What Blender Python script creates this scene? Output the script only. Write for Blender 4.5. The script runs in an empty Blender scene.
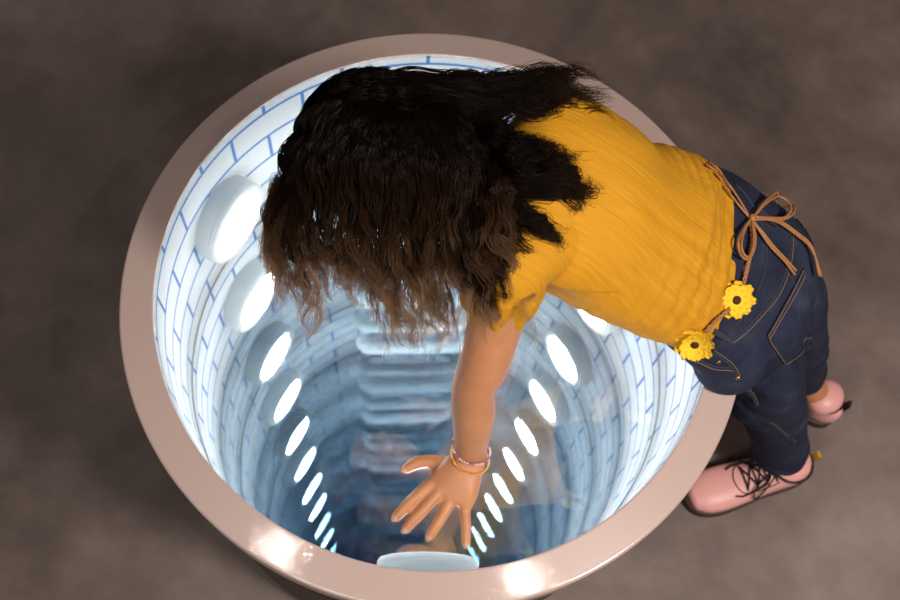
import bpy, bmesh, math, random
import numpy as np
from mathutils import Vector, Matrix
from mathutils.bvhtree import BVHTree

random.seed(7); rng = np.random.default_rng(11)
sc = bpy.context.scene
COL = sc.collection
R, H = .46, .68                       # well radius, height of its rim
HI = H + .009                         # the rim's inner edge stands a little higher than its outer edge
GT = HI - .003                        # upper face of the glass
D = .69 * R                           # depth from glass down to the mirror
ZM = GT - .008 - D                    # mirror
PI = math.pi
V = lambda *a: np.array(a, float)
def nrm(v): return v / (np.linalg.norm(v) + 1e-12)

# ---------------------------------------------------------------- camera
F = 1047.5
CC = V(.0213, -.6243, 2.0949)
CR = V(.98931, .13394, .05761); CU = V(-.14580, .90881, .39089); CB = V(0, -.39512, .91863)
def ray(x, y): return ((x-450)/F)*CR - ((y-300)/F)*CU - CB
def P(x, y, z):                       # survey helper: point of the place at height z seen in direction (x, y)
    d = ray(x, y); return CC + d*(z-CC[2])/d[2]

# ---------------------------------------------------------------- materials
def mat(name, color=(.5,.5,.5), rough=.6, **kw):
    m = bpy.data.materials.new(name); m.use_nodes = True
    b = m.node_tree.nodes['Principled BSDF']
    b.inputs['Base Color'].default_value = (*color, 1); b.inputs['Roughness'].default_value = rough
    for k, v in kw.items():
        b.inputs[k.replace('_', ' ')].default_value = v
    return m
def N(m, t, **kw):
    n = m.node_tree.nodes.new(t)
    for k, v in kw.items(): setattr(n, k, v)
    return n
def L(m, a, b): m.node_tree.links.new(a, b)
def bsdf(m): return m.node_tree.nodes['Principled BSDF']
def coords(m, scale=(1,1,1)):
    tc = N(m, 'ShaderNodeTexCoord'); mp = N(m, 'ShaderNodeMapping'); mp.inputs['Scale'].default_value = scale
    L(m, tc.outputs['Object'], mp.inputs['Vector']); return mp.outputs['Vector']
def ramp(m, fac, stops):
    r = N(m, 'ShaderNodeValToRGB'); e = r.color_ramp.elements
    while len(e) < len(stops): e.new(.5)
    for q, (p, c) in zip(e, stops): q.position = p; q.color = (*c, 1)
    L(m, fac, r.inputs['Fac']); return r.outputs['Color']
def noise(m, vec, scale, detail=4, rough=.55, dist=0):
    n = N(m, 'ShaderNodeTexNoise'); n.inputs['Scale'].default_value = scale; n.inputs['Detail'].default_value = detail
    n.inputs['Roughness'].default_value = rough; n.inputs['Distortion'].default_value = dist
    L(m, vec, n.inputs['Vector']); return n.outputs['Fac']
def bump(m, h, strength=.3, dist=.002, normal=None):
    b = N(m, 'ShaderNodeBump'); b.inputs['Strength'].default_value = strength; b.inputs['Distance'].default_value = dist
    L(m, h, b.inputs['Height'])
    if normal: L(m, normal, b.inputs['Normal'])
    return b.outputs['Normal']

# floor: mottled brown-grey concrete
m_floor = mat('concrete', rough=.55)
v = coords(m_floor)
n1 = noise(m_floor, v, 1.6, 6, .62, .4); n2 = noise(m_floor, v, 7, 6, .65); 
mx = N(m_floor, 'ShaderNodeMath', operation='MULTIPLY_ADD'); L(m_floor, n2, mx.inputs[0]); mx.inputs[1].default_value = .45; L(m_floor, n1, mx.inputs[2])
L(m_floor, ramp(m_floor, mx.outputs[0], [(.46, (.082,.058,.050)), (.72, (.178,.132,.116)), (.96, (.29,.222,.197))]), bsdf(m_floor).inputs['Base Color'])
L(m_floor, bump(m_floor, noise(m_floor, v, 60, 4), .12, .002), bsdf(m_floor).inputs['Normal'])

m_rim = mat('rim_paint', (.52,.395,.36), .35, Coat_Weight=1.0, Coat_Roughness=.03)
v = coords(m_rim)
L(m_rim, bump(m_rim, noise(m_rim, v, 200, 2, .6), .26, .0009), bsdf(m_rim).inputs['Coat Normal'])
bsdf(m_rim).inputs['Specular IOR Level'].default_value = .4
m_case = mat('casing_paint', (.022,.017,.016), .45)

# white bricks with blue joints, laid out on the UV of the lining (units of R)
m_brick = mat('brick_lining', rough=.5)
uv = N(m_brick, 'ShaderNodeUVMap'); uv.uv_map = 'UVMap'
bt = N(m_brick, 'ShaderNodeTexBrick'); L(m_brick, uv.outputs['UV'], bt.inputs['Vector'])
for k, val in {'Scale':1, 'Mortar Size':.0075, 'Mortar Smooth':.15, 'Bias':0, 'Brick Width':.891*PI/9, 'Row Height':.14}.items(): bt.inputs[k].default_value = val
bt.offset = .5; bt.offset_frequency = 2
bt.inputs['Color1'].default_value = (.70,.715,.725,1); bt.inputs['Color2'].default_value = (.68,.70,.71,1)
bt.inputs['Mortar'].default_value = (.07,.20,.50,1)
L(m_brick, bt.outputs['Color'], bsdf(m_brick).inputs['Base Color'])

def emit(name, color, s):
    m = bpy.data.materials.new(name); m.use_nodes = True; nt = m.node_tree
    nt.nodes.clear(); e = nt.nodes.new('ShaderNodeEmission'); o = nt.nodes.new('ShaderNodeOutputMaterial')
    e.inputs['Color'].default_value = (*color, 1); e.inputs['Strength'].default_value = s
    nt.links.new(e.outputs[0], o.inputs['Surface']); return m
m_glow = emit('lamp_glow', (1,.985,.95), 98)
m_lampbody = mat('lamp_housing', (.62,.64,.65), .4)
m_lampring = mat('lamp_ring', (.66,.68,.68), .35)
m_white = mat('white_enamel', (.85,.87,.87), .3)
m_gapshade = mat('gap_shade_grey', (.34,.36,.38), .5)

def mirror(name, color, trans, rough=0.0):
    m = bpy.data.materials.new(name); m.use_nodes = True; nt = m.node_tree; nt.nodes.clear()
    o = nt.nodes.new('ShaderNodeOutputMaterial'); g = nt.nodes.new('ShaderNodeBsdfGlossy')
    g.inputs['Color'].default_value = (*color, 1); g.inputs['Roughness'].default_value = rough
    if trans is None: nt.links.new(g.outputs[0], o.inputs['Surface']); return m
    t = nt.nodes.new('ShaderNodeBsdfTransparent'); a = nt.nodes.new('ShaderNodeAddShader')
    t.inputs['Color'].default_value = (*trans, 1)
    nt.links.new(g.outputs[0], a.inputs[0]); nt.links.new(t.outputs[0], a.inputs[1]); nt.links.new(a.outputs[0], o.inputs['Surface'])
    return m
m_mirror = mirror('silver_mirror', (.93,.965,.985), None)
m_half = mirror('half_silvered_glass', (.475,.55,.61), (.465,.465,.46))
nt = m_half.node_tree; ge = nt.nodes.new('ShaderNodeNewGeometry'); mxc = nt.nodes.new('ShaderNodeMix'); mxc.data_type = 'RGBA'   # absorbing film: weaker mirror on its room side
nt.links.new(ge.outputs['Backfacing'], mxc.inputs[0]); mxc.inputs[7].default_value = (.05,.053,.055,1); mxc.inputs[6].default_value = (.475,.55,.61,1)
nt.links.new(mxc.outputs[2], [n for n in nt.nodes if n.type == 'BSDF_GLOSSY'][0].inputs['Color'])
m_clear = mirror('clear_glass', (.025,.025,.025), (.97,.975,.975))

m_skin = mat('skin', (.45,.215,.115), .48, Subsurface_Weight=.12, Subsurface_Scale=.01)
bsdf(m_skin).inputs['Subsurface Radius'].default_value = (1,.35,.15)
v = coords(m_skin)
L(m_skin, ramp(m_skin, noise(m_skin, v, 30, 4), [(.3, (.50,.215,.098)), (.7, (.60,.27,.13))]), bsdf(m_skin).inputs['Base Color'])
L(m_skin, bump(m_skin, noise(m_skin, v, 500, 2), .08, .001), bsdf(m_skin).inputs['Normal'])
m_eye = mat('eye_white', (.8,.8,.78), .2); m_iris = mat('iris', (.03,.015,.008), .15); m_nail = mat('nail', (.55,.30,.20), .3)

m_denim = mat('denim', rough=.85)
v = coords(m_denim)
nf = noise(m_denim, v, 14, 5, .6)
L(m_denim, ramp(m_denim, nf, [(.3, (.012,.0145,.032)), (.55, (.022,.027,.055)), (.85, (.055,.066,.115))]), bsdf(m_denim).inputs['Base Color'])
w = N(m_denim, 'ShaderNodeTexWave'); w.inputs['Scale'].default_value = 260; w.inputs['Distortion'].default_value = 1.5; w.bands_direction = 'DIAGONAL'
L(m_denim, v, w.inputs['Vector'])
L(m_denim, bump(m_denim, noise(m_denim, v, 90, 4), .35, .002, bump(m_denim, w.outputs['Fac'], .2, .0006)), bsdf(m_denim).inputs['Normal'])
bsdf(m_denim).inputs['Specular IOR Level'].default_value = .2
m_seam = mat('denim_seam', (.026,.029,.043), .85)
m_stitch = mat('tan_stitching', (.17,.11,.07), .8)
m_copper = mat('copper_rivet', (.6,.3,.15), .35, Metallic=1.0)

m_cord = mat('tan_leather_cord', (.36,.155,.055), .55)
m_petal = mat('yellow_felt', (.92,.58,.018), .8)
v = coords(m_petal); L(m_petal, bump(m_petal, noise(m_petal, v, 400, 3), .4, .001), bsdf(m_petal).inputs['Normal'])
m_fcentre = mat('brown_flower_centre', (.055,.012,.004), .85)
m_pink = mat('pink_leather', (.84,.41,.385), .42)
v = coords(m_pink); L(m_pink, bump(m_pink, noise(m_pink, v, 60, 3), .15, .002), bsdf(m_pink).inputs['Normal'])
m_sole = mat('brown_rubber_sole', (.05,.026,.016), .55)
m_lace = mat('black_lace', (.012,.010,.011), .8)
m_tabyel = mat('yellow_pull_tab', (.55,.33,.02), .7)
m_bead = mat('pearl_beads', (.75,.60,.58), .25); m_beadp = mat('purple_beads', (.40,.16,.42), .25); m_gold = mat('gold_chain', (.9,.55,.14), .3, Metallic=.85)
m_ceil = mat('dark_ceiling_paint', (.05,.045,.045), .9)

# ---------------------------------------------------------------- mesh helpers
class MB:
    def __init__(s): s.v = []; s.f = []; s.mi = []; s.n = 0; s.uv = None
    def add(s, vs, fs, mi=0):
        s.v.append(np.asarray(vs, float)); s.f += [tuple(i+s.n for i in f) for f in fs]; s.mi += [mi]*len(fs); s.n += len(vs); return s
    def verts(s): return np.concatenate(s.v)
def link(name, me, mats, parent=None, smooth=True):
    for m in (mats if isinstance(mats, (list, tuple)) else [mats]): me.materials.append(m)
    if smooth: me.polygons.foreach_set('use_smooth', [True]*len(me.polygons))
    o = bpy.data.objects.new(name, me); COL.objects.link(o)
    if parent is not None: o.parent = parent
    return o
def wbase(o):                          # world origin of a parent chain (only translations are used)
    b = V(0,0,0)
    while o is not None: b = b + np.array(o.location); o = o.parent
    return b
def build(name, mb, mats, parent=None, base=None, smooth=True):
    vs = mb.verts(); org = V(*base) if base is not None else (wbase(parent) if parent is not None else V(0,0,0))
    me = bpy.data.meshes.new(name); me.from_pydata((vs-org).tolist(), [], mb.f); me.update()
    if any(mb.mi): me.polygons.foreach_set('material_index', mb.mi)
    o = link(name, me, mats, parent, smooth)
    if parent is None: o.location = org
    return o
def tag(o, label, cat, group=None):
    o['label'] = label; o['category'] = cat
    if group: o['group'] = group
def empty(name, loc):
    o = bpy.data.objects.new(name, None); o.location = loc; o.empty_display_size = .1; COL.objects.link(o); return o

def catmull(pts, n):
    p = np.asarray(pts, float); m = len(p)
    if m == 2: t = np.linspace(0,1,n)[:,None]; return p[0]*(1-t)+p[1]*t
    q = np.vstack([2*p[0]-p[1], p, 2*p[-1]-p[-2]])
    x = np.linspace(0, m-1, n); i = np.minimum(x.astype(int), m-2); t = (x-i)[:,None]
    a,b,c,d = q[i], q[i+1], q[i+2], q[i+3]
    return .5*((2*b)+(c-a)*t+(2*a-5*b+4*c-d)*t*t+(3*b-a-3*c+d)*t**3)
def rings_faces(nr, k, caps=True):
    f = []
    for i in range(nr-1):
        for j in range(k):
            j2 = (j+1) % k; f.append((i*k+j, i*k+j2, (i+1)*k+j2, (i+1)*k+j))
    if caps: f.append(tuple(range(k))[::-1]); f.append(tuple((nr-1)*k+j for j in range(k)))
    return f
def tangents(c):
    t = np.gradient(c, axis=0); return t/(np.linalg.norm(t, axis=1)[:,None]+1e-12)
def loft(mb, secs, n=None, k=28, rnd=True, sup=2.0):
    """secs: (centre, side vector, half width along side, half depth). Closed smooth tube."""
    S = np.array([np.concatenate([s[0], s[1], [s[2], s[3]]]) for s in secs]); n = n or (len(secs)-1)*6+1
    S = catmull(S, n); c = S[:, :3]; t = tangents(c); side = S[:, 3:6]
    side = side - (side*t).sum(1)[:,None]*t; side /= np.linalg.norm(side, axis=1)[:,None]
    up = np.cross(t, side); ra, rb = S[:,6], S[:,7]
    if rnd:                            # rounded ends
        e = []
        for end in (0, -1):
            r = min(ra[end], rb[end])*.6; sg = -1 if end == 0 else 1
            e.append([(c[end]+sg*t[end]*r*math.sin(a), side[end], up[end], ra[end]*math.cos(a), rb[end]*math.cos(a)) for a in (.4,.8,1.15,1.4)])
        rows = e[0][::-1]+[(c[i], side[i], up[i], ra[i], rb[i]) for i in range(n)]+e[1]
    else: rows = [(c[i], side[i], up[i], ra[i], rb[i]) for i in range(n)]
    a = np.linspace(0, 2*PI, k, endpoint=False); ca, sa = np.cos(a), np.sin(a)
    ca = np.sign(ca)*abs(ca)**(2/sup); sa = np.sign(sa)*abs(sa)**(2/sup)
    vs = np.concatenate([r[0]+np.outer(ca*r[3], r[1])+np.outer(sa*r[4], r[2]) for r in rows])
    mb.add(vs, rings_faces(len(rows), k)); return mb
def limb(mb, pts, rad, k=20, n=None):
    pts = [V(*p) for p in pts]; t = nrm(pts[-1]-pts[0]); s = nrm(np.cross(t, V(.3,.5,.8) if abs(t[2])>.9 else V(0,0,1)))
    return loft(mb, [(p, s, r if np.isscalar(r) else r[0], r if np.isscalar(r) else r[1]) for p, r in zip(pts, rad)], n, k)
def tube(mb, pts, r, k=6, closed=False, mi=0, n=None):
    c = np.asarray(pts, float)
    if n: c = catmull(np.vstack([c, c[:1]]) if closed else c, n)
    if closed and n: c = c[:-1]
    t = tangents(c)
    if closed: t = np.roll(c,-1,0)-np.roll(c,1,0); t /= np.linalg.norm(t,axis=1)[:,None]
    ref = V(.13,.21,.97); s0 = nrm(np.cross(t[0], ref)); S = []
    for ti in t: s0 = nrm(s0-(s0@ti)*ti); S.append(s0)
    S = np.array(S); U = np.cross(t, S); rr = np.full(len(c), r) if np.isscalar(r) else np.interp(np.linspace(0,1,len(c)), np.linspace(0,1,len(r)), r)
    a = np.linspace(0, 2*PI, k, endpoint=False)
    vs = (c[:,None,:]+rr[:,None,None]*(np.cos(a)[None,:,None]*S[:,None,:]+np.sin(a)[None,:,None]*U[:,None,:])).reshape(-1,3)
    f = rings_faces(len(c), k, not closed)
    if closed: f += [((len(c)-1)*k+j, (len(c)-1)*k+(j+1)%k, (j+1)%k, j) for j in range(k)]
    mb.add(vs, f, mi); return mb
def ellip(mb, c, axes, radii, nu=24, nv=14, mi=0):
    a = np.linspace(0, 2*PI, nu, endpoint=False); vs = [c+axes[2]*radii[2]]
    for i in range(1, nv):
        p = PI*i/nv
        vs += [c+axes[0]*radii[0]*math.sin(p)*math.cos(x)+axes[1]*radii[1]*math.sin(p)*math.sin(x)+axes[2]*radii[2]*math.cos(p) for x in a]
    vs.append(c-axes[2]*radii[2]); f = [(0, 1+j, 1+(j+1)%nu) for j in range(nu)]
    for i in range(nv-2):
        for j in range(nu): f.append((1+i*nu+j, 1+(i+1)*nu+j, 1+(i+1)*nu+(j+1)%nu, 1+i*nu+(j+1)%nu))
    e = len(vs)-1; b = 1+(nv-2)*nu
    f += [(e, b+(j+1)%nu, b+j) for j in range(nu)]; mb.add(np.array(vs), f, mi); return mb
def lathe(mb, prof, k=160, mi=0, c=(0,0), closed=False):
    a = np.linspace(0, 2*PI, k, endpoint=False)
    vs = np.concatenate([np.stack([c[0]+r*np.cos(a), c[1]+r*np.sin(a), np.full(k, z)], 1) for r, z in prof])
    f = rings_faces(len(prof), k, False)
    if closed: q = (len(prof)-1)*k; f += [(q+j, q+(j+1)%k, (j+1)%k, j) for j in range(k)]
    mb.add(vs, f, mi); return mb
def fuse(mb, voxel, smooth=4, factor=.5):
    """one continuous skin around overlapping closed shapes -> (verts, faces)"""
    me = bpy.data.meshes.new('tmp'); me.from_pydata(mb.verts().tolist(), [], mb.f); me.update()
    bm = bmesh.new(); bm.from_mesh(me); bmesh.ops.recalc_face_normals(bm, faces=bm.faces); bm.to_mesh(me); bm.free()
    o = bpy.data.objects.new('tmp', me); COL.objects.link(o)
    md = o.modifiers.new('r', 'REMESH'); md.mode = 'VOXEL'; md.voxel_size = voxel
    sm = o.modifiers.new('s', 'SMOOTH'); sm.iterations = smooth; sm.factor = factor
    ev = o.evaluated_get(bpy.context.evaluated_depsgraph_get()); m2 = bpy.data.meshes.new_from_object(ev)
    vs = np.zeros(len(m2.vertices)*3); m2.vertices.foreach_get('co', vs); fs = [tuple(p.vertices) for p in m2.polygons]
    bpy.data.objects.remove(o); bpy.data.meshes.remove(me); bpy.data.meshes.remove(m2)
    r = MB(); r.add(vs.reshape(-1,3), fs); return r
def bvh(mb): return BVHTree.FromPolygons([Vector(p) for p in mb.verts()], mb.f)
def vnormals(mb):
    vs = mb.verts(); n = np.zeros_like(vs)
    q = np.array([f for f in mb.f if len(f) == 4]); fn = np.cross(vs[q[:,2]]-vs[q[:,0]], vs[q[:,3]-0]-vs[q[:,1]])
    for i in range(4): np.add.at(n, q[:,i], fn)
    return n/(np.linalg.norm(n,axis=1)[:,None]+1e-12)

# ---------------------------------------------------------------- setting
mb = MB(); mb.add([(-4,-4,0),(4,-4,0),(4,4,0),(-4,4,0),(-4,-4,-.1),(4,-4,-.1),(4,4,-.1),(-4,4,-.1)], [(0,1,2,3),(7,6,5,4),(0,4,5,1),(1,5,6,2),(2,6,7,3),(3,7,4,0)])
o = build('floor', mb, m_floor, smooth=False); o['kind'] = 'structure'
ZC = 3.0
mb = MB(); mb.add([(-4,-4,ZC),(4,-4,ZC),(4,4,ZC),(-4,4,ZC),(-4,-4,ZC+.1),(4,-4,ZC+.1),(4,4,ZC+.1),(-4,4,ZC+.1)], [(3,2,1,0),(4,5,6,7),(0,1,5,4),(1,2,6,5),(2,3,7,6),(3,0,4,7)])
o = build('ceiling', mb, m_ceil, smooth=False); o['kind'] = 'structure'

# ---------------------------------------------------------------- the well
well = empty('infinity_mirror_well', (0,0,0))
tag(well, 'round mirrored light well with pinkish rim, white brick lining and glass top', 'well')
ri = .891*R
mb = MB(); t = .038; b = .005          # rim: flat ring, rounded arrises
SLO = .009/(R-ri); rz = lambda q: HI-SLO*(q-ri)
prof = [(ri+.0065, H-t), (ri+.0065, GT-.0008), (ri, GT-.0008), (ri, HI-.0012), (ri+.0006, HI-.0005)] + [(q, rz(q)) for q in (ri+.0015, ri+.003, R-b-.003, R-b-.001)]
prof += [(R-b+b*math.sin(x), rz(R-b)-b+b*math.cos(x)) for x in np.linspace(.2, PI/2, 7)]
prof += [(R, H-t+.003), (R-.003, H-t)]
lathe(mb, prof, 216, closed=True); build('rim', mb, m_rim, well)
mb = MB(); rc = .945*R
lathe(mb, [(ri+.006, H-t), (rc, H-t), (rc, .06), (rc-.02, .055), (rc-.02, 0), (ri+.006, 0)], 160, closed=True); build('casing', mb, m_case, well)
# lining with UVs
k = 216; zs = [GT-.0005, ZM-.003]; a = np.linspace(PI/2, PI/2+2*PI, k+1)
me = bpy.data.meshes.new('brick_lining'); vs = []; fs = []
for z in zs: vs += [(ri*math.cos(x), ri*math.sin(x), z) for x in a[:-1]]
for z in zs[::-1]: vs += [((ri+.006)*math.cos(x), (ri+.006)*math.sin(x), z) for x in a[:-1]]
for r_ in range(4):
    q = ((r_+1) % 4)*k
    for j in range(k): fs.append((r_*k+j, r_*k+(j+1)%k, q+(j+1)%k, q+j))
me.from_pydata(vs, [], fs); uvl = me.uv_layers.new(name='UVMap')
for p in me.polygons:
    for li, vi in zip(p.loop_indices, p.vertices):
        j = vi % k
        if j == 0 and any(x % k == k-1 for x in p.vertices): j = k
        z = vs[vi][2]
        uvl.data[li].uv = (j/k*2*PI*.891 + 40*.891*PI/9, (HI-z)/R + .085 + .28)
bm = bmesh.new(); bm.from_mesh(me); bmesh.ops.recalc_face_normals(bm, faces=bm.faces); bm.to_mesh(me); bm.free()
link('brick_lining', me, m_brick, well)
mb = MB(); rg = ri+.003
lathe(mb, [(0.0005, GT), (rg, GT)], 216, 1); lathe(mb, [(rg, GT), (rg, GT-.008)], 216, 0); lathe(mb, [(rg, GT-.008), (0.0005, GT-.008)], 216, 0)
build('glass_pane', mb, [m_clear, m_half], well, smooth=False)
mb = MB(); rg = ri+.003
lathe(mb, [(0.0005, ZM), (rg, ZM)], 216, 0); lathe(mb, [(rg, ZM), (rg, ZM-.006), (.0005, ZM-.006)], 216, 0)
build('base_mirror', mb, m_mirror, well, smooth=False)
mb = MB(); tube(mb, [((ri-.001)*math.cos(x), (ri-.001)*math.sin(x), ZM+.001) for x in a[:-1]], .0012, 6, closed=True); build('gap_shade', mb, m_gapshade, well)  # grey ring drawn for the shadowed gap round the mirror
# wall lamps, 120 degrees apart
LA = 98.5
for ang in (LA+60.5, LA-60.5, LA+178.5):
    th = math.radians(ang); o_ = V(math.cos(th), math.sin(th), 0); tx = V(-math.sin(th), math.cos(th), 0); up = V(0,0,1)
    cz = V(0,0,GT-.008-D/2)
    def drum(mb, prof, mi=0, k=64):
        aa = np.linspace(0, 2*PI, k, endpoint=False); rows = []
        for rad, dist in prof:            # dist = distance from the well axis
            rows.append(np.array([cz+o_*dist+tx*rad*math.cos(x)+up*rad*math.sin(x) for x in aa]))
        mb.add(np.concatenate(rows), rings_faces(len(rows), k, False), mi)
    rf = .808*R; rw = ri+.003
    mb = MB(); drum(mb, [(.160*R, rw), (.164*R, .868*R), (.164*R, rf+.012), (.160*R, rf+.004), (.15*R, rf+.002)])
    lamp = build('wall_lamp', mb, m_lampbody, well)
    mb = MB(); drum(mb, [(.164*R, rf+.006), (.162*R, rf), (.157*R, rf-.003), (.127*R, rf-.002), (.123*R, rf+.004)]); build('bezel', mb, m_lampring, lamp)
    mb = MB(); drum(mb, [(.124*R, rf+.003), (.118*R, rf-.001), (.08*R, rf-.003), (.03*R, rf-.004), (.0005, rf-.004)]); build('diffuser', mb, m_glow, lamp)
# step irons between the two lamps the camera faces
th = math.radians(100); o_ = V(math.cos(th), math.sin(th), 0); tx = V(-math.sin(th), math.cos(th), 0)
for fr in (.25, .75):
    z = GT-.008-D*fr; hw = .285*R; q = math.sqrt(ri*ri-hw*hw)+.004; fr_ = .775*R
    pts = [o_*q-tx*hw]
    pts += [o_*(fr_+.03)-tx*hw] + [o_*(fr_+.022-.022*math.sin(x))-tx*(hw-.022+.022*math.cos(x)) for x in np.linspace(.2, PI/2, 5)]
    pts += [p-2*(p@tx)*tx for p in pts[::-1]]
    mb = MB(); tube(mb, [p+V(0,0,z) for p in pts], .0175, 12); build('step_iron', mb, m_white, well)

def clear(v, gap):                      # cloth and skin stop at the rim and the glass they press on
    q = np.hypot(v[:,0], v[:,1]); m = (q < R+gap) & (v[:,2] < HI+gap)
    st = np.where(m, np.minimum(R+gap-q, HI+gap-v[:,2]), 0)
    v[:,0] *= (q+st)/q; v[:,1] *= (q+st)/q; v[:,2] += st

# ---------------------------------------------------------------- the girl
Y = V(0,1,0)
BASE = V(.70, .05, 0)
def mid(l, r, z, zr=None): a_, b_ = P(*l, z), P(*r, z if zr is None else zr); return (a_+b_)/2, nrm(b_-a_), np.linalg.norm(b_-a_)/2
TORSO = [((712,340),(731,202),.775,.048), ((690,346),(718,177),.803,.055), ((652,335),(690,164),.855,.072), ((603,315),(648,152),.915,.076), ((562,292),(617,126),.970,.078), ((524,268),(585,110),1.015,.066), ((495,232),(545,140),1.047,.054)]
tsec = []
for l, r, z, hd in TORSO:
    c, s, h = mid(l, r, z); tsec.append((c, s, h, hd))
SL, SR = P(514,258,1.015), P(564,126,.99)      # shoulder joints
neck0 = P(500,185,1.045)
Hc = P(385,165,1.045)
U_ = nrm(V(-.80,.08,.60)); F_ = nrm(V(-.60,.06,-.80)); F_ = nrm(F_-(F_@U_)*U_); S_ = np.cross(F_, U_)   # head axes: up, face, right
def hp(s, f, u): return Hc+S_*s+F_*f+U_*u

# --- body: one continuous skin
bd = MB()
loft(bd, [(c, s, h-.012, hd-.014) for c, s, h, hd in tsec])
limb(bd, [neck0+V(.03,0,-.005), (neck0+Hc)/2+V(.01,-.005,0), hp(0,-.025,-.05)], [.042,.036,.042])
ellip(bd, hp(0,-.008,.022), (S_,F_,U_), (.069,.086,.076))
ellip(bd, hp(0,.022,-.042), (S_,F_,U_), (.054,.058,.066))
ellip(bd, hp(0,.055,-.088), (S_,F_,U_), (.024,.022,.018))                     # chin
limb(bd, [hp(0,.078,-.005), hp(0,.092,-.028), hp(0,.090,-.038)], [.008,.010,.011], 12)   # nose
ellip(bd, hp(0,.079,-.060), (S_,F_,U_), (.019,.008,.006)); ellip(bd, hp(0,.077,-.069), (S_,F_,U_), (.016,.008,.006))   # lips
for sg in (-1, 1):
    ellip(bd, hp(sg*.066,-.005,-.016), (nrm(S_*sg+F_*-.35), F_, U_), (.005,.013,.022))       # ears
    ellip(bd, hp(sg*.030,.070,.018), (S_,F_,U_), (.020,.010,.006))                          # brows
    ellip(bd, hp(sg*.034,.066,-.030), (S_,F_,U_), (.018,.014,.014))                         # cheeks
# left arm and hand on the glass
EL, WL = P(476,380,.865), P(470,455,.725)
limb(bd, [SL+V(.01,.03,-.005), SL, SL*.5+EL*.5+V(.002,0,0), EL+(SL-EL)*.14+V(.003,0,0), EL*.88+WL*.12+V(-.002,0,0), EL*.55+WL*.45+V(0,.0,.004), EL*.15+WL*.85, WL], [.040,.0375,.0335,.0315,.0275,.0280,.0225,(.0235,.0185)], 22)
def hpx(x, y, dz): return P(x, y, GT+dz)
wr = WL
palm = [(WL, .0235,.017), (hpx(463,470,.030), .028,.0165), (hpx(456,483,.025), .034,.0150), (hpx(449,495,.019), .036,.0120)]
sv = nrm(hpx(466,505,.02)-hpx(431,482,.02))
loft(bd, [(c, sv, a_, b_) for c, a_, b_ in palm], k=24)
ellip(bd, hpx(441,473,.0165), (sv, nrm(hpx(431,482,.02)-hpx(452,464,.02)), V(0,0,1)), (.013,.015,.0085))
fingers = dict(index=[(446,478,.024),(430,485,.0195),(411,501,.0165),(402,510.5,.012),(395,518,.0080)],
    middle=[(450,484,.024),(438,493,.020),(421,512,.0165),(412,521.5,.012),(405,530,.0080)],
    ring=[(456,488,.023),(450,501,.0185),(439,521,.0155),(433,530.5,.0115),(429,537.5,.0080)],
    pinky=[(463,488,.021),(464.5,506,.0165),(466,526,.0135),(466,536.5,.0105),(465.6,545,.0074)],
    thumb=[(458,468,.023),(445,465,.0185),(431,461.5,.0150),(417,463,.0128),(405,469.5,.0090)])
frad = dict(index=[.0095,.0092,.0084,.0078,.0070], middle=[.0095,.0094,.0086,.0080,.0072], ring=[.0092,.0090,.0082,.0076,.0069], pinky=[.0085,.0080,.0073,.0068,.0061], thumb=[.014,.0125,.0095,.0092,.0072])
nails = []
for nme, pts in fingers.items():
    limb(bd, [hpx(*p) for p in pts], frad[nme], 14, 30)
    nails.append((hpx(*pts[-1]), hpx(*pts[-2]), frad[nme][-1]))
# right arm, planted on the glass under the chest
ER, WR = V(.165,.215,.835), V(.055,.235,.715)
limb(bd, [SR+V(0,-.03,0), SR, SR*.5+ER*.5, ER, ER*.5+WR*.5, WR], [.040,.037,.033,.029,.027,(.022,.018)], 22)
fd = nrm(V(-.9,-.25,0)); sd = nrm(np.cross(fd, V(0,0,1)))
def hr(f, s, dz): q = WR+fd*f+sd*s; return V(q[0], q[1], GT+dz)
loft(bd, [(WR, sd, .0225,.017), (hr(.025,0,.028), sd,.029,.015), (hr(.055,0,.019), sd,.035,.012)], k=24)
for s0, ln, rr in ((-.026,.056,.0085),(-.009,.064,.0088),(.009,.060,.0085),(.026,.046,.0075)):
    limb(bd, [hr(.045,s0*.9,.019), hr(.066,s0*1.05,.018), hr(.066+ln*.45,s0*1.25,.014), hr(.066+ln,s0*1.4,.0082)], [rr*1.05,rr,rr*.93,rr*.82], 14, 24)
limb(bd, [hr(.015,-.018,.022), hr(.035,-.040,.017), hr(.060,-.060,.0095)], [.013,.0105,.0078], 14, 20)
# pelvis, legs, feet (inside the clothes except the ankles)
HL, KL, AL = P(748,340,.645), P(773,408,.37), P(781,448,.160)
HR, KR, AR = P(770,276,.685), P(795,344,.37), P(799,370,.155)
pel = (HL+HR)/2+V(-.03,0,.045)
limb(bd, [tsec[1][0], pel, pel+V(.03,0,-.06)], [(.10,.065),(.105,.075),(.09,.07)])
h0, t0, h1 = P(806,464,.03), P(686,498,.03), P(836,416,.03)
fl = nrm(V(t0[0]-h0[0], t0[1]-h0[1], 0))*.054; fr2 = nrm(V(-.225,.075,0))*.050
for h_, k_, a_, f_ in ((HL,KL,AL,h0+fl),(HR,KR,AR,h1+fr2)):
    limb(bd, [h_+V(-.01,0,.03), h_*.6+k_*.4, k_, k_*.6+a_*.4, a_, a_*.35+V(f_[0],f_[1],.07)*.65, V(f_[0], f_[1], .055)], [.062,.056,.042,.041,.031,.029,.030], 22)
body = fuse(bd, .0027, 5, .5); bv = body.v[0]; mk_ = bv[:,0] > .25; tmp = bv[mk_]; clear(tmp, .009); bv[mk_] = tmp
person = build('person', body, m_skin, base=BASE)
tag(person, 'person in yellow top and dark jeans leaning over the well, hand flat on its glass', 'person')
bodytree = bvh(body)
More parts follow.
